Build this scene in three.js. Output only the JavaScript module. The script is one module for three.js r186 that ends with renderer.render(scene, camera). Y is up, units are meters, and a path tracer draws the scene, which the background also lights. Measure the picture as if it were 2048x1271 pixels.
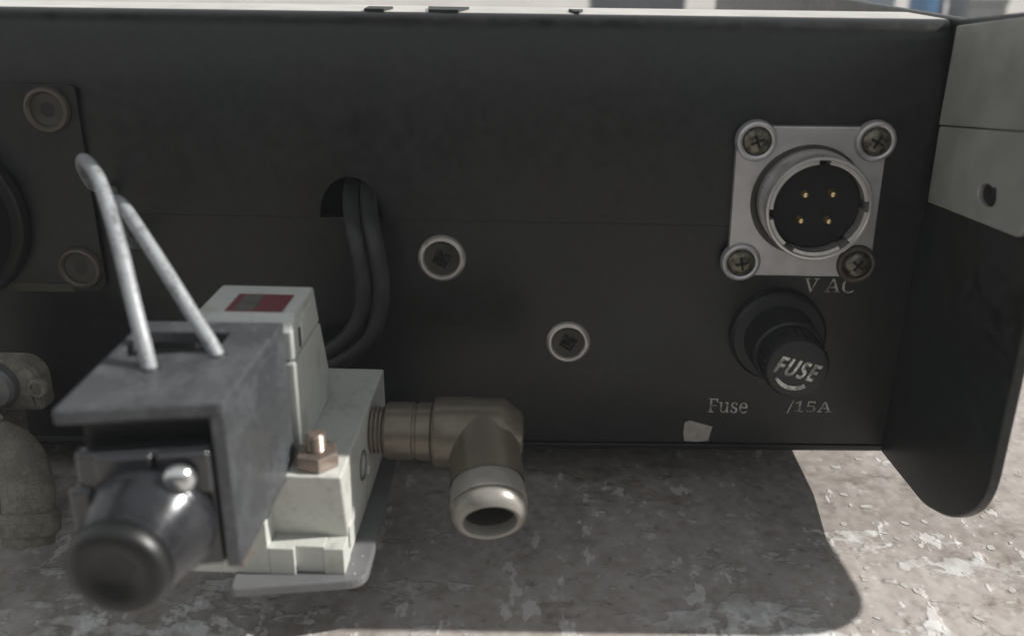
import * as THREE from 'three';
import { RoundedBoxGeometry } from 'three/addons/geometries/RoundedBoxGeometry.js';
import { mergeGeometries, toCreasedNormals } from 'three/addons/utils/BufferGeometryUtils.js';
import { FontLoader } from 'three/addons/loaders/FontLoader.js';
import { TextGeometry } from 'three/addons/geometries/TextGeometry.js';

// ───────────────────────── camera, sky, sun, exposure ─────────────────────────
const MM = 0.001, D2R = Math.PI / 180;
const scene = new THREE.Scene();
const camera = new THREE.PerspectiveCamera(37.93, 1024 / 635, 0.02, 60);
camera.position.set(0, 98.8 * MM, 171 * MM);
camera.rotation.set(-21.7 * D2R, 1.9 * D2R, 0.65 * D2R, 'YXZ');
camera.focus = 0.180;
camera.userData.fStop = 16;
camera.updateMatrixWorld();

const renderer = new THREE.WebGLRenderer({ antialias: true });
renderer.toneMapping = THREE.LinearToneMapping;
renderer.toneMappingExposure = 1.62;
renderer.shadowMap.enabled = true;

{ // one pale hazy sky
  const w = 256, h = 128, d = new Float32Array(w * h * 4);
  for (let j = 0; j < h; j++) for (let i = 0; i < w; i++) {
    const el = (j + 0.5) / h * Math.PI - Math.PI / 2, s = Math.max(0, Math.sin(el)), t = Math.pow(s, 0.6), k = 4 * (j * w + i);
    d[k] = 1.60 - 0.62 * t; d[k + 1] = 1.60 - 0.57 * t; d[k + 2] = 1.58 - 0.50 * t; d[k + 3] = 1;
  }
  const sky = new THREE.DataTexture(d, w, h, THREE.RGBAFormat, THREE.FloatType);
  sky.mapping = THREE.EquirectangularReflectionMapping; sky.magFilter = THREE.LinearFilter; sky.minFilter = THREE.LinearFilter; sky.needsUpdate = true;
  scene.background = sky; scene.environment = sky; scene.environmentIntensity = 0.32; scene.backgroundIntensity = 0.32;
}
{ // the sun stands to the right, a touch behind the panel
  const el = 36 * D2R, az = 1.7 * D2R;
  const sun = new THREE.DirectionalLight(new THREE.Color(1, 0.965, 0.92), 4.7);
  sun.position.set(Math.cos(el) * Math.cos(az), Math.sin(el), -Math.cos(el) * Math.sin(az)).multiplyScalar(2);
  sun.castShadow = true; sun.shadow.radius = 0.8; sun.shadow.mapSize.set(4096, 4096);
  Object.assign(sun.shadow.camera, { left: -0.4, right: 0.4, top: 0.4, bottom: -0.4, near: 0.1, far: 5 });
  sun.shadow.bias = -0.0002;
  scene.add(sun, sun.target);
}

// ───────────────────────── helpers ─────────────────────────
function rng(seed) { let a = seed >>> 0; return () => { a = (a + 0x6D2B79F5) | 0; let t = Math.imul(a ^ (a >>> 15), 1 | a); t = (t + Math.imul(t ^ (t >>> 7), 61 | t)) ^ t; return ((t ^ (t >>> 14)) >>> 0) / 4294967296; }; }
// periodic value noise on a lattice of p cells
function lattice(p, seed) {
  const r = rng(seed), v = new Float32Array(p * p); for (let i = 0; i < p * p; i++) v[i] = r();
  return (u, w) => {
    u = (u - Math.floor(u)) * p; w = (w - Math.floor(w)) * p;
    const i = Math.floor(u) % p, j = Math.floor(w) % p, i2 = (i + 1) % p, j2 = (j + 1) % p;
    let a = u - Math.floor(u), b = w - Math.floor(w); a = a * a * (3 - 2 * a); b = b * b * (3 - 2 * b);
    return (v[j * p + i] * (1 - a) + v[j * p + i2] * a) * (1 - b) + (v[j2 * p + i] * (1 - a) + v[j2 * p + i2] * a) * b;
  };
}
function fbm(p, oct, seed, gain = 0.5) {
  const L = []; for (let o = 0; o < oct; o++) L.push(lattice(p << o, seed + o * 17));
  let tot = 0; for (let o = 0; o < oct; o++) tot += Math.pow(gain, o);
  return (u, w) => { let s = 0, g = 1; for (let o = 0; o < oct; o++) { s += g * L[o](u, w); g *= gain; } return s / tot; };
}
const sst = (a, b, x) => { const t = Math.min(1, Math.max(0, (x - a) / (b - a))); return t * t * (3 - 2 * t); };
const mix = (a, b, t) => a + (b - a) * t;
const toS = (l) => Math.round(255 * (l <= 0.0031308 ? 12.92 * l : 1.055 * Math.pow(Math.min(1, l), 1 / 2.4) - 0.055));
function tex(n, fn, srgb) {
  const d = new Uint8Array(n * n * 4);
  for (let j = 0; j < n; j++) for (let i = 0; i < n; i++) {
    const c = fn((i + 0.5) / n, (j + 0.5) / n), k = 4 * (j * n + i);
    if (Array.isArray(c)) for (let q = 0; q < 3; q++) d[k + q] = srgb ? toS(Math.max(0, c[q])) : Math.round(255 * Math.min(1, Math.max(0, c[q])));
    else d[k] = d[k + 1] = d[k + 2] = srgb ? toS(Math.max(0, c)) : Math.round(255 * Math.min(1, Math.max(0, c)));
    d[k + 3] = 255;
  }
  const t = new THREE.DataTexture(d, n, n, THREE.RGBAFormat); t.wrapS = t.wrapT = THREE.RepeatWrapping;
  t.magFilter = THREE.LinearFilter; t.minFilter = THREE.LinearMipmapLinearFilter; t.generateMipmaps = true; t.anisotropy = 8;
  if (srgb) t.colorSpace = THREE.SRGBColorSpace; t.needsUpdate = true; return t;
}
// uv in mm/tile by the dominant direction of each face
function boxUV(g, tile) {
  if (g.index) g = g.toNonIndexed();
  const p = g.attributes.position, n = g.attributes.normal, uv = new Float32Array(p.count * 2);
  for (let f = 0; f < p.count; f += 3) {
    let x = 0, y = 0, z = 0;
    for (let k = 0; k < 3; k++) { x += n.getX(f + k); y += n.getY(f + k); z += n.getZ(f + k); }
    x = Math.abs(x); y = Math.abs(y); z = Math.abs(z);
    for (let k = 0; k < 3; k++) {
      const i = f + k, X = p.getX(i), Y = p.getY(i), Z = p.getZ(i);
      const [u, v] = z >= x && z >= y ? [X, Y] : y >= x ? [X, Z] : [Z, Y];
      uv[2 * i] = u / tile; uv[2 * i + 1] = v / tile;
    }
  }
  g.setAttribute('uv', new THREE.BufferAttribute(uv, 2)); return g;
}
const bases = new Map(), used = new Map();
function numbered(n) { const k = used.get(n) ?? 0; used.set(n, k + 1); return k ? `${n}_${String(k).padStart(3, '0')}` : n; }
function tag(o, label, category, group, kind) { if (label) o.userData.label = label; if (category) o.userData.category = category; if (group) o.userData.group = group; if (kind) o.userData.kind = kind; return o; }
function thing(name, base, label, category, group) {          // base in mm
  const o = new THREE.Group(); o.name = numbered(name); o.position.set(base[0] * MM, base[1] * MM, base[2] * MM);
  bases.set(o, base); scene.add(o); return tag(o, label, category, group);
}
function part(name, geos, mat, parent, { tile = 60, label, smooth } = {}) {   // geometry in world mm
  let list = (Array.isArray(geos) ? geos : [geos]).map((g) => {
    g = g.index ? g.toNonIndexed() : g.clone(); if (!g.attributes.normal) g.computeVertexNormals();
    if (smooth !== undefined) g = toCreasedNormals(g, smooth * D2R);
    if (g.userData.keepUV) return g;
    return boxUV(g, tile);
  });
  list.forEach((g) => { for (const k of Object.keys(g.attributes)) if (!['position', 'normal', 'uv'].includes(k)) g.deleteAttribute(k); });
  const g = list.length > 1 ? mergeGeometries(list) : list[0];
  const b = bases.get(parent) ?? [0, 0, 0]; g.translate(-b[0], -b[1], -b[2]); g.scale(MM, MM, MM);
  const m = new THREE.Mesh(g, mat); m.name = name; m.castShadow = m.receiveShadow = true; if (label) m.userData.label = label;
  bases.set(m, b); parent.add(m); return m;
}
const rbox = (x0, x1, y0, y1, z0, z1, r = 0.3, seg = 2) => new RoundedBoxGeometry(x1 - x0, y1 - y0, z1 - z0, seg, Math.min(r, (x1 - x0) / 2.02, (y1 - y0) / 2.02, (z1 - z0) / 2.02)).translate((x0 + x1) / 2, (y0 + y1) / 2, (z0 + z1) / 2);
function shape(pts, holes = []) {
  const s = new THREE.Shape(pts.map((p) => new THREE.Vector2(p[0], p[1])));
  for (const h of holes) s.holes.push(new THREE.Path(h.map((p) => new THREE.Vector2(p[0], p[1]))));
  return s;
}
// rounds the corners of a polygon; pts [x, y, r?]
function rounded(pts, r0 = 0, seg = 6) {
  const out = [], n = pts.length;
  for (let i = 0; i < n; i++) {
    const [px, py] = pts[(i + n - 1) % n], [x, y, rr] = pts[i], [qx, qy] = pts[(i + 1) % n], r = rr ?? r0;
    if (!r) { out.push([x, y]); continue; }
    const a = [px - x, py - y], b = [qx - x, qy - y], la = Math.hypot(...a), lb = Math.hypot(...b), k = Math.min(r, la * 0.49, lb * 0.49);
    const A = [x + a[0] / la * k, y + a[1] / la * k], B = [x + b[0] / lb * k, y + b[1] / lb * k];
    for (let t = 0; t <= seg; t++) { const u = t / seg; out.push([(1 - u) ** 2 * A[0] + 2 * u * (1 - u) * x + u * u * B[0], (1 - u) ** 2 * A[1] + 2 * u * (1 - u) * y + u * u * B[1]]); }
  }
  return out;
}
const circle = (cx, cy, r, n = 32, a0 = 0, a1 = 2 * Math.PI) => Array.from({ length: n }, (_, i) => { const a = a0 + (a1 - a0) * i / (a1 - a0 > 6.28 ? n : n - 1); return [cx + r * Math.cos(a), cy + r * Math.sin(a)]; });
// prism in x,y between z0 and z1 with a bevelled rim
function prismZ(s, z0, z1, bev = 0.15) {
  const b = Math.min(bev, (z1 - z0) * 0.4);
  return new THREE.ExtrudeGeometry(s, { depth: z1 - z0 - 2 * b, bevelEnabled: b > 0, bevelThickness: b, bevelSize: b, bevelOffset: -b, bevelSegments: 2, curveSegments: 16 }).translate(0, 0, z0 + b);
}
// profile given as [z, y], extruded along x from x0 to x1
function prismX(s, x0, x1, bev = 0.15) { return prismZ(s, x0, x1, bev).applyMatrix4(new THREE.Matrix4().set(0, 0, 1, 0, 0, 1, 0, 0, 1, 0, 0, 0, 0, 0, 0, 1)).scale(1, 1, 1); }
// plan given as [x, z], extruded along y
function prismY(s, y0, y1, bev = 0.15) { return prismZ(s, y0, y1, bev).applyMatrix4(new THREE.Matrix4().set(1, 0, 0, 0, 0, 0, 1, 0, 0, 1, 0, 0, 0, 0, 0, 1)); }
function flip(g) { // mirror matrices turn faces inside out: put the winding right
  const i = g.index; if (i) { for (let k = 0; k < i.count; k += 3) { const a = i.getX(k); i.setX(k, i.getX(k + 2)); i.setX(k + 2, a); } } else {
    for (const at of Object.values(g.attributes)) for (let k = 0; k < at.count; k += 3) for (let c = 0; c < at.itemSize; c++) { const a = at.array[k * at.itemSize + c]; at.array[k * at.itemSize + c] = at.array[(k + 2) * at.itemSize + c]; at.array[(k + 2) * at.itemSize + c] = a; }
  }
  return g;
}
const pX = (pts, x0, x1, bev, holes) => flip(prismX(shape(pts, holes), x0, x1, bev));
const pY = (pts, y0, y1, bev, holes) => flip(prismY(shape(pts, holes), y0, y1, bev));
const pZ = (pts, z0, z1, bev, holes) => prismZ(shape(pts, holes), z0, z1, bev);
// lathe with axis along dir from c; pts [radius, along]
function lathe(pts, c = [0, 0, 0], dir = [0, 0, 1], seg = 40, a0 = 0, al = 2 * Math.PI) {
  const g = new THREE.LatheGeometry(pts.map((p) => new THREE.Vector2(Math.max(p[0], 0.0001), p[1])), seg, a0, al);
  const q = new THREE.Quaternion().setFromUnitVectors(new THREE.Vector3(0, 1, 0), new THREE.Vector3(...dir).normalize());
  return toCreasedNormals(g, 35 * D2R).applyQuaternion(q).translate(...c);
}
function tube(pts, r, seg = 80, rad = 14) {
  const g = new THREE.TubeGeometry(new THREE.CatmullRomCurve3(pts.map((p) => new THREE.Vector3(...p))), seg, r, rad, false);
  return g;
}

// ───────────────────────── materials ─────────────────────────
const nA = fbm(4, 6, 11), nB = fbm(8, 5, 23), nC = fbm(16, 5, 37), nD = fbm(6, 4, 51), nE = fbm(64, 3, 71), nF = fbm(3, 5, 83);
const std = (color, roughness, metalness = 0, extra = {}) => new THREE.MeshStandardMaterial({ color: new THREE.Color().setRGB(...color), roughness, metalness, ...extra });
const phys = (color, roughness, metalness, extra) => new THREE.MeshPhysicalMaterial({ color: new THREE.Color().setRGB(...color), roughness, metalness, ...extra });

const fineBump = tex(512, (u, v) => 0.6 * nE(u, v) + 0.4 * nC(u, v));
// mottled tint around 1, multiplied with the material colour
const mottle = tex(512, (u, v) => { const a = nA(u, v), b = nC(u, v), k = 0.62 + 0.5 * a + 0.25 * (b - 0.5); return [k * 1.02, k, k * 0.97]; }, true);
const mottleStrong = tex(512, (u, v) => { const a = nB(u, v), b = nC(u + 0.3, v), k = 0.3 + 0.75 * sst(0.3, 0.7, a) + 0.4 * (b - 0.5); return [k * 1.04, k, k * 0.92]; }, true);
const roughMap = tex(512, (u, v) => { const k = 0.8 + 0.22 * (nB(u, v) - 0.5) + 0.3 * (nE(u, v) - 0.5); return [k, k, k]; });
// black paint: fine grain, faint dust specks
const paintMap = (() => {
  const n = 1024, add = new Float32Array(n * n), r = rng(5);
  for (let k = 0; k < 2600; k++) add[Math.floor(r() * n * n)] += 0.012 + 0.07 * r() * r();                       // specks
  for (let k = 0; k < 46; k++) {                                                                          // hair scratches
    let x = r() * n, y = r() * n, a = (r() - 0.5) * 1.2 + (r() < 0.3 ? 1.5 : 0); const len = 20 + r() * 130, w = 0.004 + 0.012 * r() * r();
    for (let i = 0; i < len; i++) { x += Math.cos(a); y += Math.sin(a); a += (r() - 0.5) * 0.03; add[(((Math.floor(y) % n) + n) % n) * n + ((Math.floor(x) % n) + n) % n] += w * (r() > 0.2); }
  }
  return tex(n, (u, v) => {
    let k = 0.0052 + 0.002 * (nA(u, v) - 0.4) + 0.011 * (nE(u, v) - 0.5) + 0.006 * Math.max(0, nB(u, v + 0.4) - 0.6) + add[Math.min(n - 1, Math.floor(v * n)) * n + Math.min(n - 1, Math.floor(u * n))];
    const w = (nD(u, v) - 0.5) * 0.004; return [k + w, k + 0.0003, k - w * 0.4];
  }, true);
})();
// scuffed dark plastic: dust patches with a grain, scrapes
const scuffMap = (() => {
  const n = 512, add = new Float32Array(n * n), r = rng(9);
  for (let k = 0; k < 60; k++) { let x = r() * n, y = r() * n; const a = r() * 6.28, len = 6 + r() * 40, w = 0.1 + 0.5 * r() * r(); for (let i = 0; i < len; i++) { x += Math.cos(a); y += Math.sin(a); add[(((Math.floor(y) % n) + n) % n) * n + ((Math.floor(x) % n) + n) % n] += w; } }
  return tex(n, (u, v) => { const d = sst(0.42, 0.66, 0.6 * nB(u, v) + 0.4 * nE(u, v)), k = 0.48 + 0.26 * d + 0.14 * (nE(u + 0.2, v) - 0.5) + 0.6 * add[Math.min(n - 1, Math.floor(v * n)) * n + Math.min(n - 1, Math.floor(u * n))]; return [k, k, k]; }, true);
})();
// dirty wire insulation
const wireMap = tex(256, (u, v) => { const d = sst(0.5, 0.64, 0.5 * nB(u, v) + 0.5 * nE(u, v)); const k = 0.8 - 0.42 * d + 0.2 * (nE(v, u) - 0.5); return [k, k * 0.99, k * 0.96]; }, true);
// grimy pale castings: specks and stains
const grimeMap = tex(512, (u, v) => { const st = sst(0.52, 0.7, 0.6 * nB(u, v) + 0.4 * nC(u, v)), sp = sst(0.66, 0.72, nE(u, v)) * sst(0.4, 0.6, nA(u, v)); const k = 0.86 + 0.16 * (nA(u, v) - 0.5) - 0.16 * st - 0.10 * sp; return [k, k * 0.99 - 0.01 * st, k * 0.97 - 0.03 * st]; }, true);
const M = {
  paint: phys([1, 1, 1], 0.5, 0, { ior: 1.5,  map: paintMap, roughnessMap: roughMap, bumpMap: fineBump, bumpScale: 0.00003 }),
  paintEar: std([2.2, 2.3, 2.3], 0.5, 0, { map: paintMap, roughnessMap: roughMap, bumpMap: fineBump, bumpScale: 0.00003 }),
  paintEdge: std([0.02, 0.02, 0.021], 0.45, 0, { bumpMap: fineBump, bumpScale: 0.00003 }),
  rail: std([0.5, 0.49, 0.47], 0.45, 0, { map: mottle, roughnessMap: roughMap }),
  dirtyAlu: std([0.36, 0.365, 0.34], 0.62, 0.25, { map: mottle, roughnessMap: roughMap, bumpMap: fineBump, bumpScale: 0.00004 }),
  flange: std([0.50, 0.49, 0.50], 0.5, 0.55, { map: mottle, roughnessMap: roughMap, bumpMap: fineBump, bumpScale: 0.00003 }),
  shell: std([0.55, 0.54, 0.54], 0.4, 0.65, { map: mottle, roughnessMap: roughMap }),
  ring: std([0.5, 0.48, 0.45], 0.42, 0.6, { map: mottle, roughnessMap: roughMap }),
  ringOld: std([0.10, 0.085, 0.07], 0.6, 0.4, { map: mottle, roughnessMap: roughMap }),
  screwDark: std([0.06, 0.055, 0.045], 0.5, 0.5, { map: mottle, roughnessMap: roughMap }),
  screwOld: std([0.17, 0.16, 0.13], 0.42, 0.7, { map: mottleStrong, roughnessMap: roughMap }),
  black: std([0.012, 0.012, 0.013], 0.5, 0, { bumpMap: fineBump, bumpScale: 0.00003 }),
  hole: std([0.006, 0.006, 0.006], 0.9),
  blackGloss: phys([0.016, 0.017, 0.02], 0.26, 0, { clearcoat: 0.8, clearcoatRoughness: 0.16, roughnessMap: roughMap }),
  coil: std([0.088, 0.094, 0.101], 0.46, 0, { map: scuffMap, roughnessMap: roughMap, bumpMap: fineBump, bumpScale: 0.00004 }),
  nose: phys([0.04, 0.042, 0.048], 0.26, 0.25, { map: scuffMap, roughnessMap: roughMap }),
  rubber: std([0.006, 0.0065, 0.0065], 0.4, 0, { bumpMap: fineBump, bumpScale: 0.00003 }),
  body: std([0.56, 0.585, 0.56], 0.5, 0, { map: grimeMap, roughnessMap: roughMap, bumpMap: fineBump, bumpScale: 0.00004 }),
  cast: std([0.57, 0.585, 0.555], 0.55, 0.1, { map: grimeMap, roughnessMap: roughMap, bumpMap: fineBump, bumpScale: 0.00006 }),
  red: std([0.15, 0.028, 0.036], 0.5, 0, { map: mottle }),
  greyLabel: std([0.10, 0.10, 0.095], 0.5, 0, { map: mottleStrong }),
  bracket: std([0.15, 0.155, 0.165], 0.5, 0.2, { map: mottle, roughnessMap: roughMap }),
  nut: std([0.26, 0.215, 0.185], 0.4, 0.6, { map: mottle, roughnessMap: roughMap }),
  nickel: std([0.165, 0.145, 0.115], 0.4, 0.4, { map: mottle, roughnessMap: roughMap, bumpMap: fineBump, bumpScale: 0.00003 }),
  sleeve: std([0.27, 0.26, 0.24], 0.42, 0.2, { map: mottle, roughnessMap: roughMap }),
  thread: std([0.38, 0.33, 0.29], 0.4, 0.6, { map: mottle, roughnessMap: roughMap }),
  chrome: std([0.62, 0.62, 0.62], 0.24, 0.9, { roughnessMap: roughMap }),
  gold: std([0.80, 0.60, 0.30], 0.3, 0.9),
  lead: std([0.33, 0.35, 0.375], 0.5, 0, { map: wireMap, roughnessMap: roughMap }),
  print: std([0.50, 0.49, 0.48], 0.7, 0, { map: mottleStrong }),
  printBright: std([0.62, 0.61, 0.60], 0.6, 0, { map: mottleStrong }),
  paper: std([0.36, 0.34, 0.32], 0.8, 0, { map: mottle }),
  dusty: std([0.27, 0.25, 0.205], 0.9, 0, { map: scuffMap, bumpMap: fineBump, bumpScale: 0.0002 }),
  darkOlive: std([0.008, 0.008, 0.007], 0.65, 0, { map: mottle }),
  wornStrip: std([0.05, 0.047, 0.038], 0.8, 0, { map: mottleStrong }),
  boreDark: std([0.03, 0.026, 0.021], 0.6, 0.2),
  tape: std([0.03, 0.032, 0.035], 0.95),
};
{ // braided sleeve
  const t = tex(256, (u, v) => { const a = Math.sin(2 * Math.PI * (6 * u + 4 * v)), b = Math.sin(2 * Math.PI * (6 * u - 4 * v)); return 0.5 + 0.25 * Math.max(a, b) + 0.25 * a * b; });
  t.repeat.set(34, 1);
  M.braid = std([0.022, 0.022, 0.023], 0.4, 0, { bumpMap: t, bumpScale: 0.0004 });
}

// ───────────────────────── ground ─────────────────────────
const H = -8;
{
  const tile = 420, N = 2048;
  const w1 = fbm(5, 4, 101), w2 = fbm(5, 4, 131), big = fbm(4, 5, 151), mid = fbm(26, 5, 171, 0.62), sm = fbm(84, 4, 191, 0.6), crk = fbm(10, 5, 211), gr = fbm(256, 2, 231), br = fbm(7, 5, 251);
  const hgt = new Float32Array(N * N);
  const col = tex(N, (u, v) => {
    const uu = u + 0.03 * (w1(u, v) - 0.5), vv = v + 0.03 * (w2(u, v) - 0.5);
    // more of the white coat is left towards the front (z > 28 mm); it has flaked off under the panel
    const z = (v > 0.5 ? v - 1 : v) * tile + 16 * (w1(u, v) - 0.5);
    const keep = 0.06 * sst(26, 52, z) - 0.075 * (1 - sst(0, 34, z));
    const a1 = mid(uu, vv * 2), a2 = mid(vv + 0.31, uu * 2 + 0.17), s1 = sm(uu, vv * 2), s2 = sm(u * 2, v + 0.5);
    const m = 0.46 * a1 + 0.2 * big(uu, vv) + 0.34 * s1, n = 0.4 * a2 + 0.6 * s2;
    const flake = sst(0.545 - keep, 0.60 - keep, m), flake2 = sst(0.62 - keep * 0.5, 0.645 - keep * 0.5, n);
    const rim = sst(0.53 - keep, 0.55 - keep, m) * (1 - flake);
    const ridge = Math.abs(crk(uu * 2, vv * 3) - 0.5), crack = 1 - sst(0.003, 0.010, ridge + 0.014 * (1 - sst(0.45, 0.6, a2)));
    const g = 0.12 * (gr(u, v) - 0.5) + 0.10 * (s2 - 0.5), b = sst(0.38, 0.66, 0.6 * br(u, v) + 0.4 * a2);
    const pit = sst(0.70, 0.80, gr(u + 0.13, v * 1.0)) * sst(0.4, 0.6, s1), grain = sst(0.72, 0.82, gr(v, u + 0.37)) * sst(0.45, 0.6, s2);
    let c = [mix(0.345, 0.25, b) + g, mix(0.312, 0.224, b) + g, mix(0.288, 0.204, b) + g];
    const stain = sst(0.56, 0.74, 0.6 * mid(u + 0.21, v + 0.63) + 0.4 * s1); c = c.map((x, q) => x * (1 - stain * (0.34 + 0.05 * q)));
    c = c.map((x) => x * (1 - 0.3 * pit) + 0.09 * grain);
    const film = 0.2 + 0.8 * sst(0.36, 0.62, 0.5 * a2 + 0.5 * s2);
    c = c.map((x, q) => mix(x, [0.47, 0.47, 0.455][q] + g, flake * film));
    c = c.map((x, q) => mix(x, [0.62, 0.61, 0.59][q] + g, flake2 * 0.5));
    c = c.map((x) => x * (1 - 0.10 * rim) * (1 - 0.4 * crack * Math.max(flake, 0.25)));
    const i = Math.min(N - 1, Math.floor(u * N)), j = Math.min(N - 1, Math.floor(v * N));
    hgt[j * N + i] = 0.3 * flake + 0.2 * flake2 - 0.12 * crack * flake + 0.08 * (sm(u, v) - 0.5) + 0.2 * (gr(u, v) - 0.5) + 0.4;
    return c;
  }, true);
  const bump = tex(N, (u, v) => hgt[Math.min(N - 1, Math.floor(v * N)) * N + Math.min(N - 1, Math.floor(u * N))]);
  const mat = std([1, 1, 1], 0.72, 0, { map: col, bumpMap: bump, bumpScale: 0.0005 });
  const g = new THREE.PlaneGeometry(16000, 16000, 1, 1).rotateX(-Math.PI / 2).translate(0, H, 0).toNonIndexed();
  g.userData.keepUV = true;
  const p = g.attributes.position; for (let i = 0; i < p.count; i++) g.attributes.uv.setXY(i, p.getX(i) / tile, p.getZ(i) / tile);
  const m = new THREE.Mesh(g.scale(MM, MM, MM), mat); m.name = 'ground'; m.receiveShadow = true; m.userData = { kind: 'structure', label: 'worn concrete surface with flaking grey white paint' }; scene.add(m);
}

// loose curls of paint lying on the ground
{
  const r = rng(77), gs = [];
  for (let k = 0; k < 240; k++) {
    const right = r() < 0.62, x = right ? 55 + 75 * r() : -105 + 165 * r(), z = right ? -25 + 85 * r() : 8 + 40 * r();
    const n = 5 + Math.floor(3 * r()), R = 0.22 + 0.75 * r() * r() + (right ? 0.25 * r() : 0), th = 0.03 + 0.05 * r(), st = 1 + 1.2 * r();
    const pts = Array.from({ length: n }, (_, i) => { const a = i / n * 6.283, q = R * (0.55 + 0.6 * r()); return [q * Math.cos(a) * st, q * Math.sin(a)]; });
    const g = new THREE.ExtrudeGeometry(shape(pts), { depth: th, bevelEnabled: false, curveSegments: 1 }).rotateX(-Math.PI / 2 + (r() - 0.5) * 0.08).rotateZ((r() - 0.5) * 0.08).rotateY((r() - 0.5) * 2.4 + (r() < 0.5 ? 3.14 : 0)).translate(x, H + 0.02 + 0.03 * R, z);
    gs.push(g);
  }
  const o = part('paint_flakes', gs, std([0.46, 0.45, 0.43], 0.75, 0, { map: grimeMap }), scene, { tile: 20 });
  tag(o, 'small loose flakes of pale paint scattered on the ground', 'paint flakes', null, 'stuff');
}
// ───────────────────────── chassis ─────────────────────────
const font = await new FontLoader().loadAsync('fonts/droid/droid_serif_regular.typeface.json');
const fontB = await new FontLoader().loadAsync('fonts/droid/droid_sans_bold.typeface.json');
// lettering stretched to a box [x0, x1, y0, y1] on the plane z
function lettering(str, f, x0, x1, y0, y1, z, thick = 0.06) {
  const g = new TextGeometry(str, { font: f, size: 10, depth: 1, curveSegments: 6, bevelEnabled: false }); g.computeBoundingBox();
  const b = g.boundingBox, sx = (x1 - x0) / (b.max.x - b.min.x), sy = (y1 - y0) / (b.max.y - b.min.y);
  return g.translate(-b.min.x, -b.min.y, 0).scale(sx, sy, thick).translate(x0, y0, z);
}
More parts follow.
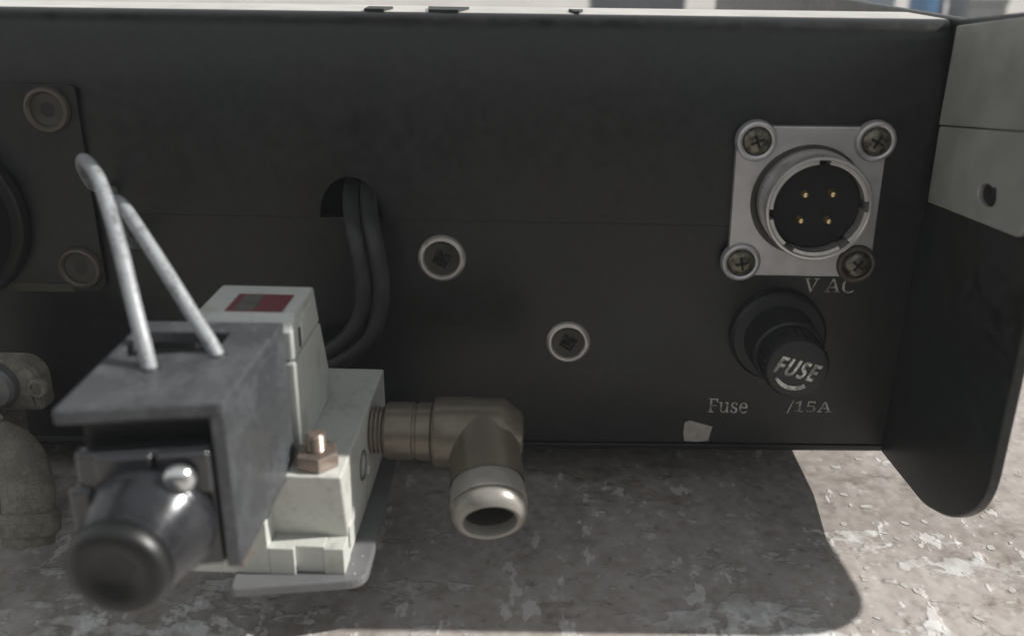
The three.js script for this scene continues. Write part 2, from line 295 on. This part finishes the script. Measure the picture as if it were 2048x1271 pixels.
// a recessed screw in its cup washer, looking along +z; sub-parts of a part called screw
const XR = 71.7, XL = -170;
const bot = (x) => 0.45 + 0.0235 * x;
const chassis = thing('equipment_chassis', [0, 0, 0], 'black painted metal equipment chassis, rear panel with connectors facing the camera', 'equipment chassis');
{
  const notch = circle(-36.8, 50.6, 6.1, 20, 0, Math.PI).map(([x, y]) => [x, 50.6 + (y - 50.6) * 1.32]);
  const up = part('upper_panel', pZ([[XL, 50.6], [-43.2, 50.6], ...notch.reverse(), [-30.4, 50.6], [XR - 0.1, 50.6], [XR - 0.1, 64], [XL, 64]], -1.4, 0, 0.0), M.paint, chassis, { tile: 90 });
  up.userData.label = 'upper half of the black rear panel with an arched cable notch';
  part('lower_panel', pZ([[XL, 3.0 + bot(XL)], [XR - 0.1, 2.2 + bot(XR)], [XR - 0.1, 50.5], [XL, 50.5]], -1.8, -0.35, 0.1), M.paint, chassis, { tile: 90 });
  // folded lip along the bottom, running back as the base
  const lipPts = [[-0.2, 2.0], ...circle(-2, 1.9, 1.9, 10, 0, -Math.PI / 2), [-250, 0], [-250, 0.9], [-2, 0.9], [-1.2, 2.0]];
  const lip = pX(lipPts, XL, XR - 0.1, 0);
  { const p = lip.attributes.position; for (let i = 0; i < p.count; i++) p.setY(i, p.getY(i) + bot(p.getX(i))); lip.computeVertexNormals(); }
  part('bottom_lip', lip, M.paint, chassis, { tile: 90, smooth: 40 });
  // top fold and rail
  const bow = []; for (let i = 0; i <= 24; i++) { const t = i / 24; bow.push([-1.7 * Math.pow(t, 2.0), 64 + 20.4 * t]); }
  for (let i = 1; i <= 10; i++) { const t = 9 * D2R + i / 10 * (81 * D2R); bow.push([-1.7 - 3.5 * (1 - Math.cos(t)) + 3.5 * (1 - Math.cos(9 * D2R)), 84.4 + 3.7 * (Math.sin(t) - Math.sin(9 * D2R)) / (1 - Math.sin(9 * D2R))]); }
  const end = bow[bow.length - 1];
  const fold = [...bow, [end[0], 87.2], [-3.4, 85.2], [-1.4, 64]];
  part('top_fold', pX(fold, XL, XR - 0.1, 0), M.paint, chassis, { tile: 90, smooth: 40 });
  part('top_rail', rbox(XL, XR - 0.1, 87.05, 88.15, -25, -5.15, 0.25), M.rail, chassis);
  part('back_apron', rbox(XL, XR - 0.1, 4, 87.0, -25, -23.8, 0.3), M.hole, chassis);
  for (const [x0, x1, z0, z1, s] of [[-34, -29.3, -13, -4.9, 0.5], [-22.9, -15.0, -15, -4.9, 1.2], [3.9, 6.6, -12, -5.2, 0.9]])
    part('tape_scrap', pY([[x0, z0], [x1, z0 + 0.5], [x1 - s, z1], [x0 + s, z1 - 0.3]], 88.17, 88.6, 0.05), M.tape, chassis, { label: 'scrap of dark tape on the pale top edge' });
  // right side: inner face looks at the camera's left
  const side = rounded([[-250, 2.4], [-0.3, 2.4, 0], [22, 4.2, 3], [33.5, 8.4, 8], [41.9, 17, 9], [41.4, 47, 6], [41.8, 93, 9], [0, 88.6, 0], [-250, 88.6]], 0, 8);
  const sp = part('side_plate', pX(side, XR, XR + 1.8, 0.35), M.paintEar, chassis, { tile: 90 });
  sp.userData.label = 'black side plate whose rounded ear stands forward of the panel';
  const gus = rounded([[2.2, 56.5, 0.5], [36, 59.8, 1], [40, 66, 2], [40, 76, 1], [29.2, 74.2, 0], [1.5, 70.2, 0.6]], 0, 4);
  const gp = part('gusset_plate', pX(gus, XR - 1.0, XR - 0.02, 0.2, [circle(0, 0, 1, 24).map(([a, b]) => [24 + 3.2 * a, 63.2 + 1.75 * b])]), M.dirtyAlu, chassis, { label: 'dusty light grey plate with one hole inside the ear' });
  part('hole_plug', lathe([[0, 0], [3.1, 0]], [XR - 0.06, 63.2, 24], [-1, 0, 0], 24), M.hole, gp);
  part('hole_burr', lathe([[0, 0.25], [0.6, 0.2], [0.9, 0]], [XR - 1.0, 64.2, 26.2], [-1, 0, 0], 12), M.hole, gp);
  part('upper_side_plate', pX(rounded([[0.4, 70.3, 0.2], [29, 74.35, 0], [40, 76.2, 0.4], [40, 92.4, 4], [0.4, 87.4, 0.4]], 0, 4), XR - 0.7, XR - 0.02, 0.2), M.dirtyAlu, chassis, { label: 'plain dusty grey plate above the plate with the hole' });
  // feet under the base
  for (const [x, z] of [[-60, -70], [55, -70], [-60, -220], [55, -220]]) part('rubber_foot', lathe([[0, H + 0.1], [6, H + 0.1], [6.4, H + 0.6], [7, bot(x) - 0.3], [0, bot(x) - 0.3]].map(([r, y]) => [r, y]), [x, 0, z], [0, 1, 0], 24), M.rubber, chassis);
  // two cup-washer screws in the open panel
  const screwAt = (x, y, z, R, ringMat, headMat, label) => {
    const k = R / 4.6;
    const s = part('screw', lathe([[0.001, -0.9 * k], [0.9 * k, -0.9 * k], [1.25 * k, -0.5 * k], [1.5 * k, 0.05 * k], [3.15 * k, 0.3 * k], [3.2 * k, -0.6 * k]], [x, y, z + 0.35], [0, 0, 1], 6 * 6), headMat, chassis, { label });
    part('cup_washer', lathe([[4.6 * k, -0.2], [4.6 * k, 0.25 * k], [4.35 * k, 0.7 * k], [3.95 * k, 1.0 * k], [3.6 * k, 0.98 * k], [3.3 * k, 0.65 * k], [3.15 * k, 0.1 * k], [3.1 * k, -0.3 * k]], [x, y, z], [0, 0, 1], 48), ringMat, s);
    const slots = [0.3, 1.87].map((a) => rbox(-1.9 * k, 1.9 * k, -0.33 * k, 0.33 * k, -0.7 * k, 0.42 * k, 0.1).rotateZ(a).translate(x, y, z + 0.2));
    part('socket', slots, M.hole, s);
    return s;
  };
  screwAt(-19.5, 42.8, -0.35, 4.75, M.ring, M.screwDark, 'recessed dark screw in a pale cup washer, upper of the two on bare panel');
  screwAt(5.65, 25.7, -0.35, 4.45, M.ring, M.screwDark, 'recessed dark screw in a pale cup washer, lower of the two on bare panel');
  // printing and torn label
  part('printed_text', lettering('V AC', font, 51.0, 60.7, 37.5, 40.4, 0 - 0.34), M.print, chassis, { tile: 9, label: 'white printed letters V AC under the square connector' });
  part('printed_text', lettering('Fuse', font, 34.9, 42.9, 10.7, 13.9, -0.34), M.print, chassis, { tile: 9, label: 'white printed word Fuse at the panel bottom' });
  part('printed_text', lettering('/15A', font, 51.0, 60.1, 11.0, 14.0, -0.34), M.print, chassis, { tile: 9, label: 'white printed rating below the fuse holder' });
  part('label_remnant', pZ([[30.4, 8.2], [31.4, 8.7], [34.0, 8.0], [36.2, 7.4], [35.9, 6.2], [35.6, 4.1], [33.1, 3.8], [30.7, 3.9], [30.3, 5.6]], -0.36, -0.22, 0.03), M.paper, chassis, { tile: 14, label: 'torn scrap of pale label left at the panel bottom' });
}

// ───────────────────────── square power connector ─────────────────────────
{
  const c = thing('power_connector', [49.3, 56, 0], 'square grey metal flange with round four pin socket, four screws, upper right of panel', 'connector');
  const pts = rounded([[35.6, 41.2], [62.6, 41.5], [61.9, 69.9], [34.9, 69.7]], 2.2, 6);
  const fl = part('flange', pZ(pts, 0.02, 1.7, 0.25, [circle(48.9, 56.2, 9.4, 40)]), M.flange, c, { tile: 40 });
  part('gasket_ring', lathe([[9.35, 0.1], [10.4, 1.7], [10.4, 1.85], [9.9, 1.95], [9.5, 1.9]], [48.9, 56.2, 0], [0, 0, 1], 56), M.screwDark, fl);
  const A = [49.2, 56.4, 0];
  const sh = part('barrel', lathe([[9.55, 0.3], [9.55, 8.6], [9.35, 9.0], [8.95, 9.05], [8.75, 8.8], [8.75, 2.3]], A, [0, 0, 1], 64), M.shell, c, { tile: 30 });
  const gaps = [90, 4, -50, -122, -172].map((d) => d * D2R).sort((a, b) => a - b), hw = 6.5 * D2R, keys = [];
  for (let i = 0; i < gaps.length; i++) {
    const a0 = gaps[i] + hw, a1 = (i + 1 < gaps.length ? gaps[i + 1] : gaps[0] + 2 * Math.PI) - hw, n = Math.max(6, Math.round((a1 - a0) / 0.1));
    const outer = circle(0, 0, 8.78, n, a0, a1), inner = circle(0, 0, 8.05, n, a0, a1).reverse();
    keys.push(pZ([...outer, ...inner], 2.2, 8.75, 0.12).translate(A[0], A[1], 0));
  }
  for (const k of keys) part('keyed_rib', k, M.shell, sh, { tile: 30 });
  const ins = part('insert', lathe([[0, 6.3], [7.6, 6.3], [7.95, 6.0], [8.0, 2.4]], A, [0, 0, 1], 40), M.hole, c);
  const near = [[-2.55, 2.55], [2.3, 2.75], [-2.75, -2.2], [2.2, -2.2]];
  for (const [x, y] of near) part('pin', lathe([[0.6, 6.2], [0.6, 7.7], [0.42, 8.15], [0.15, 8.3], [0, 8.3]], [A[0] + x + 0.1, A[1] + y - 0.2, 0], [0, 0, 1], 14), M.gold, c);
  let i = 0;
  for (const [x, y] of [[38.4, 67.1], [59.7, 67.4], [37.9, 44.0], [59.7, 44.1]]) {
    const rusty = i === 0 || i === 3;
    const s = part('screw', lathe([[0, 2.1], [1.2, 2.05], [2.0, 1.85], [2.45, 1.4], [2.5, 1.2]], [x, y, 0.95], [0, 0, 1], 30), M.screwOld, c, { tile: 8 });
    part('washer', lathe([[3.75, 0.0], [3.75, 1.0], [3.5, 1.5], [3.1, 1.7], [2.7, 1.5], [2.5, 0.9]], [x, y, 0.9], [0, 0, 1], 40), i === 3 ? M.ringOld : M.flange, s, { tile: 20 });
    const a = 0.4 + i * 0.7;
    part('recess', [a, a + Math.PI / 2].map((t) => rbox(-1.25, 1.25, -0.22, 0.22, -0.5, 0.12, 0.05).rotateZ(t).translate(x, y, 3.0)), M.hole, s);
    i++;
  }
}
// ───────────────────────── fuse holder ─────────────────────────
{
  const c = thing('fuse_holder', [47, 28.6, 0], 'round black fuse holder with raised white FUSE lettering on its cap', 'fuse holder');
  const A = [46.9, 28.6, -0.35];
  part('base_nut', lathe([[9.4, 0], [9.3, 1.9], [8.7, 2.6], [6.8, 2.9]], A, [0, 0, 1], 48), M.black, c);
  part('sleeve', lathe([[6.9, 2.6], [6.7, 10.6], [6.3, 11.0], [5.6, 11.0]], A, [0, 0, 1], 48), M.black, c);
  const cap = part('cap', lathe([[5.75, 10.8], [5.85, 16.4], [5.5, 17.0], [4.9, 17.25], [0, 17.25]], A, [0, 0, 1], 56), M.black, c);
  for (let k = 0; k < 28; k++) { const a = k / 28 * 2 * Math.PI; part('ridge', rbox(-0.2, 0.2, -0.12, 0.25, 11.4, 16.2, 0.08, 1).translate(0, 5.82, 0).rotateZ(a).translate(A[0], A[1], A[2]), M.black, cap); }
  const g = lettering('FUSE', fontB, -3.75, 3.75, -1.75, 1.75, 0, 0.25);
  g.applyMatrix4(new THREE.Matrix4().set(1, 0.22, 0, 0, 0, 1, 0, 0, 0, 0, 1, 0, 0, 0, 0, 1)).rotateZ(-14 * D2R).translate(A[0] - 0.1, A[1] + 0.25, A[2] + 17.2);
  part('cap_lettering', g, M.printBright, cap, { tile: 7 });
  const arc = [...circle(0, 0, 4.1, 16, 207 * D2R, 300 * D2R), ...circle(0, 0.45, 3.75, 16, 210 * D2R, 297 * D2R).reverse()];
  part('cap_arc', pZ(arc, 17.2, 17.45, 0.03).translate(A[0] - 0.3, A[1] + 0.1, A[2]), M.printBright, cap, { tile: 7 });
}
// ───────────────────────── big round connector at the left edge ─────────────────────────
{
  const c = thing('round_connector', [-116, 50, 0], 'large dark round connector cut off by the left edge of the photo', 'connector');
  part('flange', pZ(rounded([[-142, 34.6], [-88, 34.6], [-86.5, 36, 1], [-86.5, 75], [-142, 75]], 1.5, 5), 0.02, 0.9, 0.1), M.paint, c, { tile: 90 });
  const A = [-116.8, 49.6, 0];
  const b = part('barrel', lathe([[17.4, 1.4], [17.2, 3.4], [16.8, 3.7], [15.0, 3.7], [14.8, 7.2], [14.4, 7.5], [13.6, 7.5], [13.4, 7.0], [13.4, 1.5]], A, [0, 0, 1], 72), M.darkOlive, c);
  const ins = part('insert', lathe([[0, 1.9], [13.4, 1.9]], A, [0, 0, 1], 48), M.hole, c);
  for (const [x, y] of [[11, -2], [8.5, 3], [10, 5.5], [9, -6.5]]) part('pin', lathe([[0.7, 1.9], [0.7, 4.6], [0.3, 5], [0, 5]], [A[0] + x, A[1] + y, 0], [0, 0, 1], 12), M.screwDark, c);
  part('edge_lip', rbox(-142, -93, 34.4, 36.2, 0.8, 1.05, 0.1), M.wornStrip, c, { label: 'worn pale lower edge of the flange' });
  for (const [x, y] of [[-92.2, 70.4], [-91.0, 39.6]]) {
    const s = part('screw', lathe([[0, -0.5], [1.2, -0.5], [1.4, 0.1], [3.0, 0.35]], [x, y, 0.8], [0, 0, 1], 30), M.screwDark, c);
    part('washer', lathe([[4.3, 0], [4.3, 0.6], [4.0, 1.1], [3.5, 1.3], [3.1, 0.9], [3.0, 0.3]], [x, y, 0.8], [0, 0, 1], 40), M.ringOld, s);
  }
}
// ───────────────────────── braided cables ─────────────────────────
const braidUV = (g) => { g.userData.keepUV = true; return g; };
{
  const run = (dx, w) => [[-37.6 + dx, 55.5, -16], [-37.4 + dx, 55.8, -8], [-37.0 + dx, 56.2, -3], [-36.3 + dx, 54.2, 2.0], [-35.2 + dx, 50.8, 6.2], [-33.9 + dx, 46, 8.5], [-33.3 + dx, 41, 9], [-33.6 + dx * w, 36.2, 9], [-35.4 + dx * w, 31.6 - dx * 0.35, 9], [-39 + dx * 0.7, 27.6 - dx * 0.6, 8.5], [-45 + dx * 0.4, 24.6 - dx * 0.7, 7.5], [-52, 23.5 - dx * 0.7, 6]];
  const a = thing('braided_cable', [-35, 57, 0], 'black braided cable from the arched notch, left strand of the pair', 'cable', 'braided cables through the notch');
  part('sleeve', braidUV(tube(run(0, 1), 1.6, 120)), M.braid, a);
  const b = thing('braided_cable', [-31.5, 57, 0], 'black braided cable from the arched notch, right strand of the pair', 'cable', 'braided cables through the notch');
  part('sleeve', braidUV(tube(run(3.35, 1), 1.65, 120)), M.braid, b);
}
// ───────────────────────── solenoid valve ─────────────────────────
{
  const v = thing('solenoid_valve', [-40, 8.2, 30], 'solenoid valve with black coil, pale grey body and round black nose', 'valve');
  // bracket: flat tray and the upright that is bolted to the panel
  const tray = rounded([[-53, 1.2], [-26.6, 1.2], [-25.6, 55.9, 3], [-45.6, 59.2, 1], [-46.4, 50, 0], [-53, 50, 1]], 0, 6);
  const br = part('mounting_bracket', [pY(tray, 7.9, 9.6, 0.35), rbox(-53, -34, 9.4, 17, 0.1, 1.5, 0.3)], M.bracket, v);
  for (const [x, z, r] of [[-27.6, 54.6, 0.25], [-28.4, 52.2, 0.16], [-27.2, 50.2, 0.18]]) part('metal_chip', new THREE.IcosahedronGeometry(r, 0).translate(x, 9.62, z), M.chrome, br);
  // lower block
  const blk = part('valve_body', [
    pX(rounded([[15.8, 13.9], [51.4, 13.9], [54, 26.2], [15.8, 26.2]], 0.4, 3), -41, -28.9, 0.3),
    rbox(-40.4, -29.1, 9.61, 14.2, 16.2, 51.0, 0.3)], M.cast, v, { tile: 45 });
  part('front_ledge', [rbox(-40.4, -36.5, 9.62, 14.3, 50.6, 55.3, 0.12), rbox(-36.5, -32.1, 9.62, 14.32, 50.6, 54.5, 0.12), rbox(-32.1, -29.0, 9.62, 14.2, 50.6, 54.9, 0.12)], M.cast, blk, { tile: 45 });
  part('side_block', rbox(-55, -40.42, 9.62, 18.8, 30, 55.32, 0.2), M.cast, blk, { tile: 45 });
  part('port_plug', lathe([[2.6, 0], [2.6, 0.25], [2.2, 0.3], [2.0, -0.0], [0, -0.3]], [-28.95, 19.2, 38.6], [1, 0, 0], 28), M.bracket, blk);
  part('casting_flash', [rbox(-29.0, -28.6, 12, 16, 49.5, 51.4, 0.2), rbox(-28.95, -28.6, 14.2, 22, 26.5, 27.3, 0.15), rbox(-28.95, -28.55, 15.5, 17.2, 33, 35.5, 0.2)], M.cast, blk);
  // pale housing
  const low = [[27.2, 26.25], [47.5, 26.25], [47.5, 41.6], [31.2, 41.6], [26.5, 29.0]];
  const hs = part('pilot_housing', pX(rounded(low, 0.5, 3), -51, -36.2, 0.35), M.body, v, { tile: 45 });
  part('housing_cap', pX(rounded([[31.3, 41.9], [47.4, 41.9], [47.4, 46.4, 0.2], [45.2, 48.6, 0.2], [33.4, 48.6, 0.5]], 0.3, 3), -51, -36.3, 0.4), M.body, hs, { tile: 45 });
  part('clip_slot', rbox(-36.9, -36.15, 42.6, 45.8, 43.2, 44.2, 0.2), M.hole, hs);
  part('clip_pad', pX([[36, 42.6], [42.8, 42.6], [42.8, 46.4], [41.2, 47.2], [36.4, 47.2]], -36.6, -36.0, 0.2), M.body, hs);
  part('housing_label', rbox(-46.9, -38.3, 48.55, 48.72, 37.6, 44.9, 0.05), M.red, hs, { label: 'dull red label on top' });
  part('label_field', rbox(-45.7, -42.7, 48.6, 48.8, 38.4, 44.6, 0.05), M.greyLabel, hs, { label: 'grey printed field of the label' });
  // coil block
  const plan = rounded([[-37.0, 48.6, 0.6], [-37.4, 74.2, 0.8], [-56.6, 77.6, 0.8], [-57.4, 49.2, 0.6]], 0, 4);
  const topPlan = rounded([[-37.0, 48.6, 0.6], [-37.4, 74.2, 0.8], [-56.6, 77.6, 0.8], [-57.4, 49.2, 0.6]], 0, 4);
  const pocket = rounded([[-43.6, 52.6], [-43.4, 58.8], [-55.6, 61.6], [-55.9, 52.8]], 0.5, 3);
  const coil = part('coil_housing', [
    pY(topPlan, 46.6, 48.6, 0.35, [pocket]),
    pY(rounded([[-37.02, 48.7], [-37.4, 74.1], [-39.2, 74.5], [-39.2, 48.7]], 0.3, 3), 25.2, 46.7, 0.3)], M.coil, v, { tile: 40 });
  part('coil_core', pY([[-39.3, 49], [-39.3, 70], [-55.6, 73], [-55.6, 49.4]], 25.2, 44.5, 0.2), M.rubber, coil);
  const fz = (x) => 74.3 + (-38.2 - x) * 0.185;                       // the front is turned a little
  const turn = (g) => g.translate(47.5, 0, -fz(-47.5)).rotateY(10.5 * D2R).translate(-47.5, 0, fz(-47.5));
  const fp = part('face_plate', turn(rbox(-55.4, -39.25, 25, 42.4, 72.9, 75.2, 0.7, 3)), M.blackGloss, coil);
  part('clip_frame', [turn(rbox(-45.8, -39.4, 36.4, 42.4, 75, 76.6, 0.7, 3)), turn(rbox(-56.6, -53.6, 31, 38, 73.5, 76, 0.8, 3)), turn(rbox(-53, -46.2, 38.6, 42.2, 75, 76.2, 0.6, 3))], M.blackGloss, coil);
  const sc = part('screw', lathe([[2.0, 0], [1.95, 0.5], [1.6, 1.05], [1.0, 1.4], [0, 1.5]], [-42.9, 39.4, 76.5], [0.18, 0, 1], 32), M.chrome, coil, { label: 'bright domed screw on the coil front' });
  part('recess', lathe([[0.0, 1.66], [0.95, 1.42], [1.02, 1.1]], [-42.95, 39.2, 76.4], [0.18, 0, 1], 6), M.bracket, coil);
  part('end_stop', [rbox(-39.9, -37.6, 23.6, 26.6, 68.5, 72.5, 0.5)], M.nut, coil);
  const A = [-47.7, 32.4, 0];
  const ns = part('nose', lathe([[7.9, 74.5], [7.9, 76.6], [7.6, 77.1], [7.35, 77.4], [6.25, 83.2], [6.1, 83.7], [5.6, 83.9]], A, [0, 0, 1], 72), M.nose, coil, { tile: 25 });
  part('nose_cap', lathe([[5.6, 83.8], [6.0, 83.95], [6.05, 84.6], [5.7, 85.6], [5.2, 86.05], [4.3, 86.2], [3.2, 86.1], [2.5, 85.6], [1.4, 85.3], [0, 85.3]], A, [0, 0, 1], 64), M.rubber, ns);
  // hexagon nut on the block, with its stud
  const hex = Array.from({ length: 6 }, (_, i) => [-33.3 + 3.5 * Math.cos(i * Math.PI / 3 + 0.22), 50.0 + 3.5 * Math.sin(i * Math.PI / 3 + 0.22)]);
  for (const [x, z] of [[-49.95, 64.95], [-42.9, 60.2]]) part('wire_gland', lathe([[1.75, 48.4], [1.7, 49.0], [1.45, 49.3], [1.0, 49.35]], [x, 0, z], [-0.1, 1, -0.15], 24).translate(4.85, 0, 7.3), M.rubber, coil);
  const nt = part('hexagon_nut', pY(hex, 26.22, 28.6, 0.3), M.nut, v, { tile: 10 });
  const th = [[1.45, 28.0]]; for (let y = 28.4; y < 31; y += 0.5) th.push([1.5, y], [1.28, y + 0.25]); th.push([1.3, 31.2], [1.1, 31.4], [0, 31.4]);
  part('stud', lathe(th, [-33.3, 0, 50.0], [0, 1, 0], 28), M.nut, nt, { tile: 10 });
}
// lead wires, standing in a loop above the coil
{
  const a = thing('lead_wire', [-50, 47, 65], 'thick grey lead wire rising from the coil, left and taller of the two', 'wire', 'lead wires of the coil');
  const g = tube([[-49.7, 44, 65.6], [-50.0, 48.5, 65], [-52.4, 55.6, 61.6], [-56.0, 63.4, 56.0], [-60.6, 68.6, 49.0], [-65.2, 69.5, 42.0], [-71.2, 68.0, 32.0], [-77.5, 63.5, 20.0], [-81.5, 58, 9], [-83, 54, -3]], 0.98, 140);
  part('insulation', g, M.lead, a, { tile: 18 });
  const b = thing('lead_wire', [-43, 47, 60], 'thick grey lead wire rising from the coil, right and shorter of the two', 'wire', 'lead wires of the coil');
  part('insulation', tube([[-41.6, 44, 61], [-42.9, 48.3, 60.0], [-46.1, 52.6, 58.0], [-50.6, 58.3, 55.0], [-56.0, 63.0, 50.0], [-60.4, 64.2, 44.0], [-66.4, 62.0, 34.0], [-72.0, 57.0, 23.0], [-76.6, 51.0, 12.0], [-79, 45.5, 3], [-80, 43, -4]], 0.98, 140), M.lead, b, { tile: 18 });
}
// ───────────────────────── elbow fittings ─────────────────────────
function elbow(c, root, J, dir, x0, mats, len) {             // J: corner, dir: outlet direction; inlet comes along x from x0
  const X = [1, 0, 0], s = Math.sign(J[0] - x0), D = new THREE.Vector3(...dir).normalize();
  const at = (k) => [J[0] + D.x * k, J[1] + D.y * k, J[2] + D.z * k], ax = [s, 0, 0], o = [x0, J[1], J[2]];
  const L = Math.abs(J[0] - x0);
  const th = [[3.4, -0.6]]; for (let y = 0; y < 3.0; y += 0.75) th.push([4.1, y + 0.1], [4.15, y + 0.3], [3.6, y + 0.6]); th.push([3.5, 3.6]);
  part('thread', lathe(th, o, ax, 40), mats.thread, root, { tile: 20 });
  part('collar', lathe([[3.5, 3.0], [4.7, 3.1], [5.0, 3.4], [5.0, 7.8], [4.75, 8.1], [4.75, 8.5], [5.05, 8.7], [5.05, 11.0], [4.8, 11.3], [4.8, 11.8]], o, ax, 8 * 6), mats.body, root, { tile: 30 });
  const body = part('elbow_body', [
    lathe([[4.6, 11.4], [5.9, 11.6], [6.1, 12.0], [6.1, L + 3.2], [5.8, L + 3.8], [3.6, L + 6.6], [3.0, L + 6.9], [0, L + 6.9]], o, ax, 48),
    lathe([[0, -5.4], [3.0, -5.3], [4.9, -3.6], [5.9, -1], [6.1, 1], [6.15, len * 0.45], [6.2, len * 0.62]], J, dir, 48)], mats.body, root, { tile: 30, smooth: 40 });
  part('sleeve', lathe([[5.9, len * 0.6], [6.2, len * 0.66], [6.35, len * 0.82], [6.25, len * 0.835], [5.85, len * 0.84], [5.85, len * 0.865], [6.2, len * 0.87], [6.2, len * 0.93], [5.7, len * 0.995], [5.0, len * 1.02], [4.4, len * 1.01], [4.2, len * 0.97], [4.15, len * 0.9]], J, dir, 64), mats.sleeve, root, { tile: 30 });
  part('bore', lathe([[4.15, len * 0.905], [3.9, len * 0.86], [3.85, len * 0.3], [0, len * 0.28]], J, dir, 40), M.boreDark, body);
}
{
  const c = thing('elbow_fitting', [-9, 20, 30], 'dull brass elbow push fitting screwed into the right side of the valve', 'pipe fitting');
  elbow(c, c, [-9.4, 21.2, 30], [0.12, -0.42, 0.9], -29.3, { thread: M.thread, body: M.nickel, sleeve: M.sleeve }, 17.5);
}
{
  const c = thing('dusty_fitting', [-92, 12, 32], 'dusty brown bent pipe fitting beside the coil at the left edge', 'pipe fitting');
  part('pipe_bend', tube([[-112, 15.4, 27], [-102, 15.4, 28], [-96, 15.3, 29], [-92, 13.6, 31], [-90.0, 10.4, 33.4], [-89.2, 6.4, 35.6], [-89.0, 1, 38]], 4.3, 60, 28), M.dusty, c, { tile: 16 });
  part('collar', lathe([[4.2, -1.8], [5.0, -1.6], [5.2, -1.0], [5.2, 1.6], [4.8, 2.2], [4.2, 2.4]], [-89.1, 4.6, 36.4], [0.04, -0.9, 0.42], 36), M.dusty, c, { tile: 16 });
  part('inlet_nut', lathe([[4.2, -2], [5.3, -1.8], [5.3, 2.6], [4.8, 3.2], [4.2, 3.3]], [-99.5, 15.4, 28.3], [1, 0, 0.1], 6), M.dusty, c, { tile: 16 });
}
{
  const c = thing('dusty_fitting_block', [-96, 20, 18], 'dusty brown block with rounded top above the left elbow fitting', 'fitting block');
  const b = part('block', pZ(rounded([[-118, 18.5], [-91.5, 18.5, 1], [-91.5, 26, 3], [-94, 28.5, 3], [-118, 28.5]], 0, 5), 16.5, 22, 1.2), M.dusty, c, { tile: 16 });
  part('cap', lathe([[4.2, -1], [4.2, 1.4], [3.6, 2.2], [0, 2.6]], [-99, 24.2, 22.4], [0, 0, 1], 28), M.bracket, c);
  const s = part('screw', lathe([[1.9, -0.4], [1.9, 0.6], [1.6, 0.9], [1.1, 0.8], [1.0, 0.2], [0, 0.1]], [-91.8, 23.4, 21.6], [0, 0, 1], 24), M.dusty, c);
  part('support', rbox(-114, -101, H + 0.1, 18.6, 12, 20, 0.6), M.dusty, c);
}
// ───────────────────────── outside the frame: the shelf overhead that shades the panel ─────────────────────────
{
  const c = thing('metal_shelf', [120, H, -60], 'grey metal shelf with a hanging side board, out of view', 'shelf');
  part('shelf_board', rbox(-150, 141.8, 140, 143, -4.5, 43.0, 0.5), M.bracket, c);
  part('side_board', pX(rounded([[-90, 58.5], [-16, 56.6, 0], [41.5, 53.0, 14], [41.5, 143], [-4.5, 143], [-5, 108], [-90, 108]], 0, 8), 142, 143.9, 0.2), M.bracket, c);
  part('post', rbox(144, 160, H + 0.1, 112, -88, -72, 0.6), M.bracket, c);
}
{
  const w = thing('low_wall', [0, H, 260], 'low dark grey wall in front of the chassis, out of view', 'wall'); w.userData.kind = 'structure';
  part('wall_face', rbox(-700, 700, H + 0.1, 100, 262, 290, 2), M.bracket, w);
}
// ───────────────────────── far items behind the chassis ─────────────────────────
{
  const items = [
    ['carton', 138, 167, -600, 96, [0.42, 0.10, 0.11], 'red carton standing behind the chassis'],
    ['carton', 169, 194, -610, 92, [0.03, 0.034, 0.03], 'black carton standing behind the chassis'],
    ['carton', 236, 264, -600, 94, [0.22, 0.26, 0.32], 'blue grey carton standing behind the chassis'],
    ['carton', 288, 296, -600, 98, [0.10, 0.26, 0.50], 'narrow bright blue carton standing behind the chassis'],
    ['carton', 296.6, 304, -606, 96, [0.10, 0.12, 0.18], 'narrow dark blue carton standing behind the chassis'],
    ['carton', 315, 344, -590, 70, [0.24, 0.25, 0.25], 'low grey carton standing behind the chassis'],
    ['carton', 40, 128, -760, 90, [0.10, 0.11, 0.13], 'wide dark carton standing behind the chassis'],
  ];
  for (const [n, x0, x1, z, h, col, label] of items) {
    const c = thing(n, [(x0 + x1) / 2, H, z], label, 'carton', 'cartons behind the chassis');
    const m = std(col, 0.6, 0, { map: mottle });
    const b = part('box', rbox(x0, x1, H + 0.1, h - 6, z - 20, z + 20, 1.2), m, c);
    part('lid', rbox(x0 - 0.6, x1 + 0.6, h - 5.9, h, z - 20.6, z + 20.6, 1.0), m, c);
  }
}
// the milky air of the photograph
scene.fog = new THREE.FogExp2(0xe4e9ec, 0.075);
renderer.render(scene, camera);
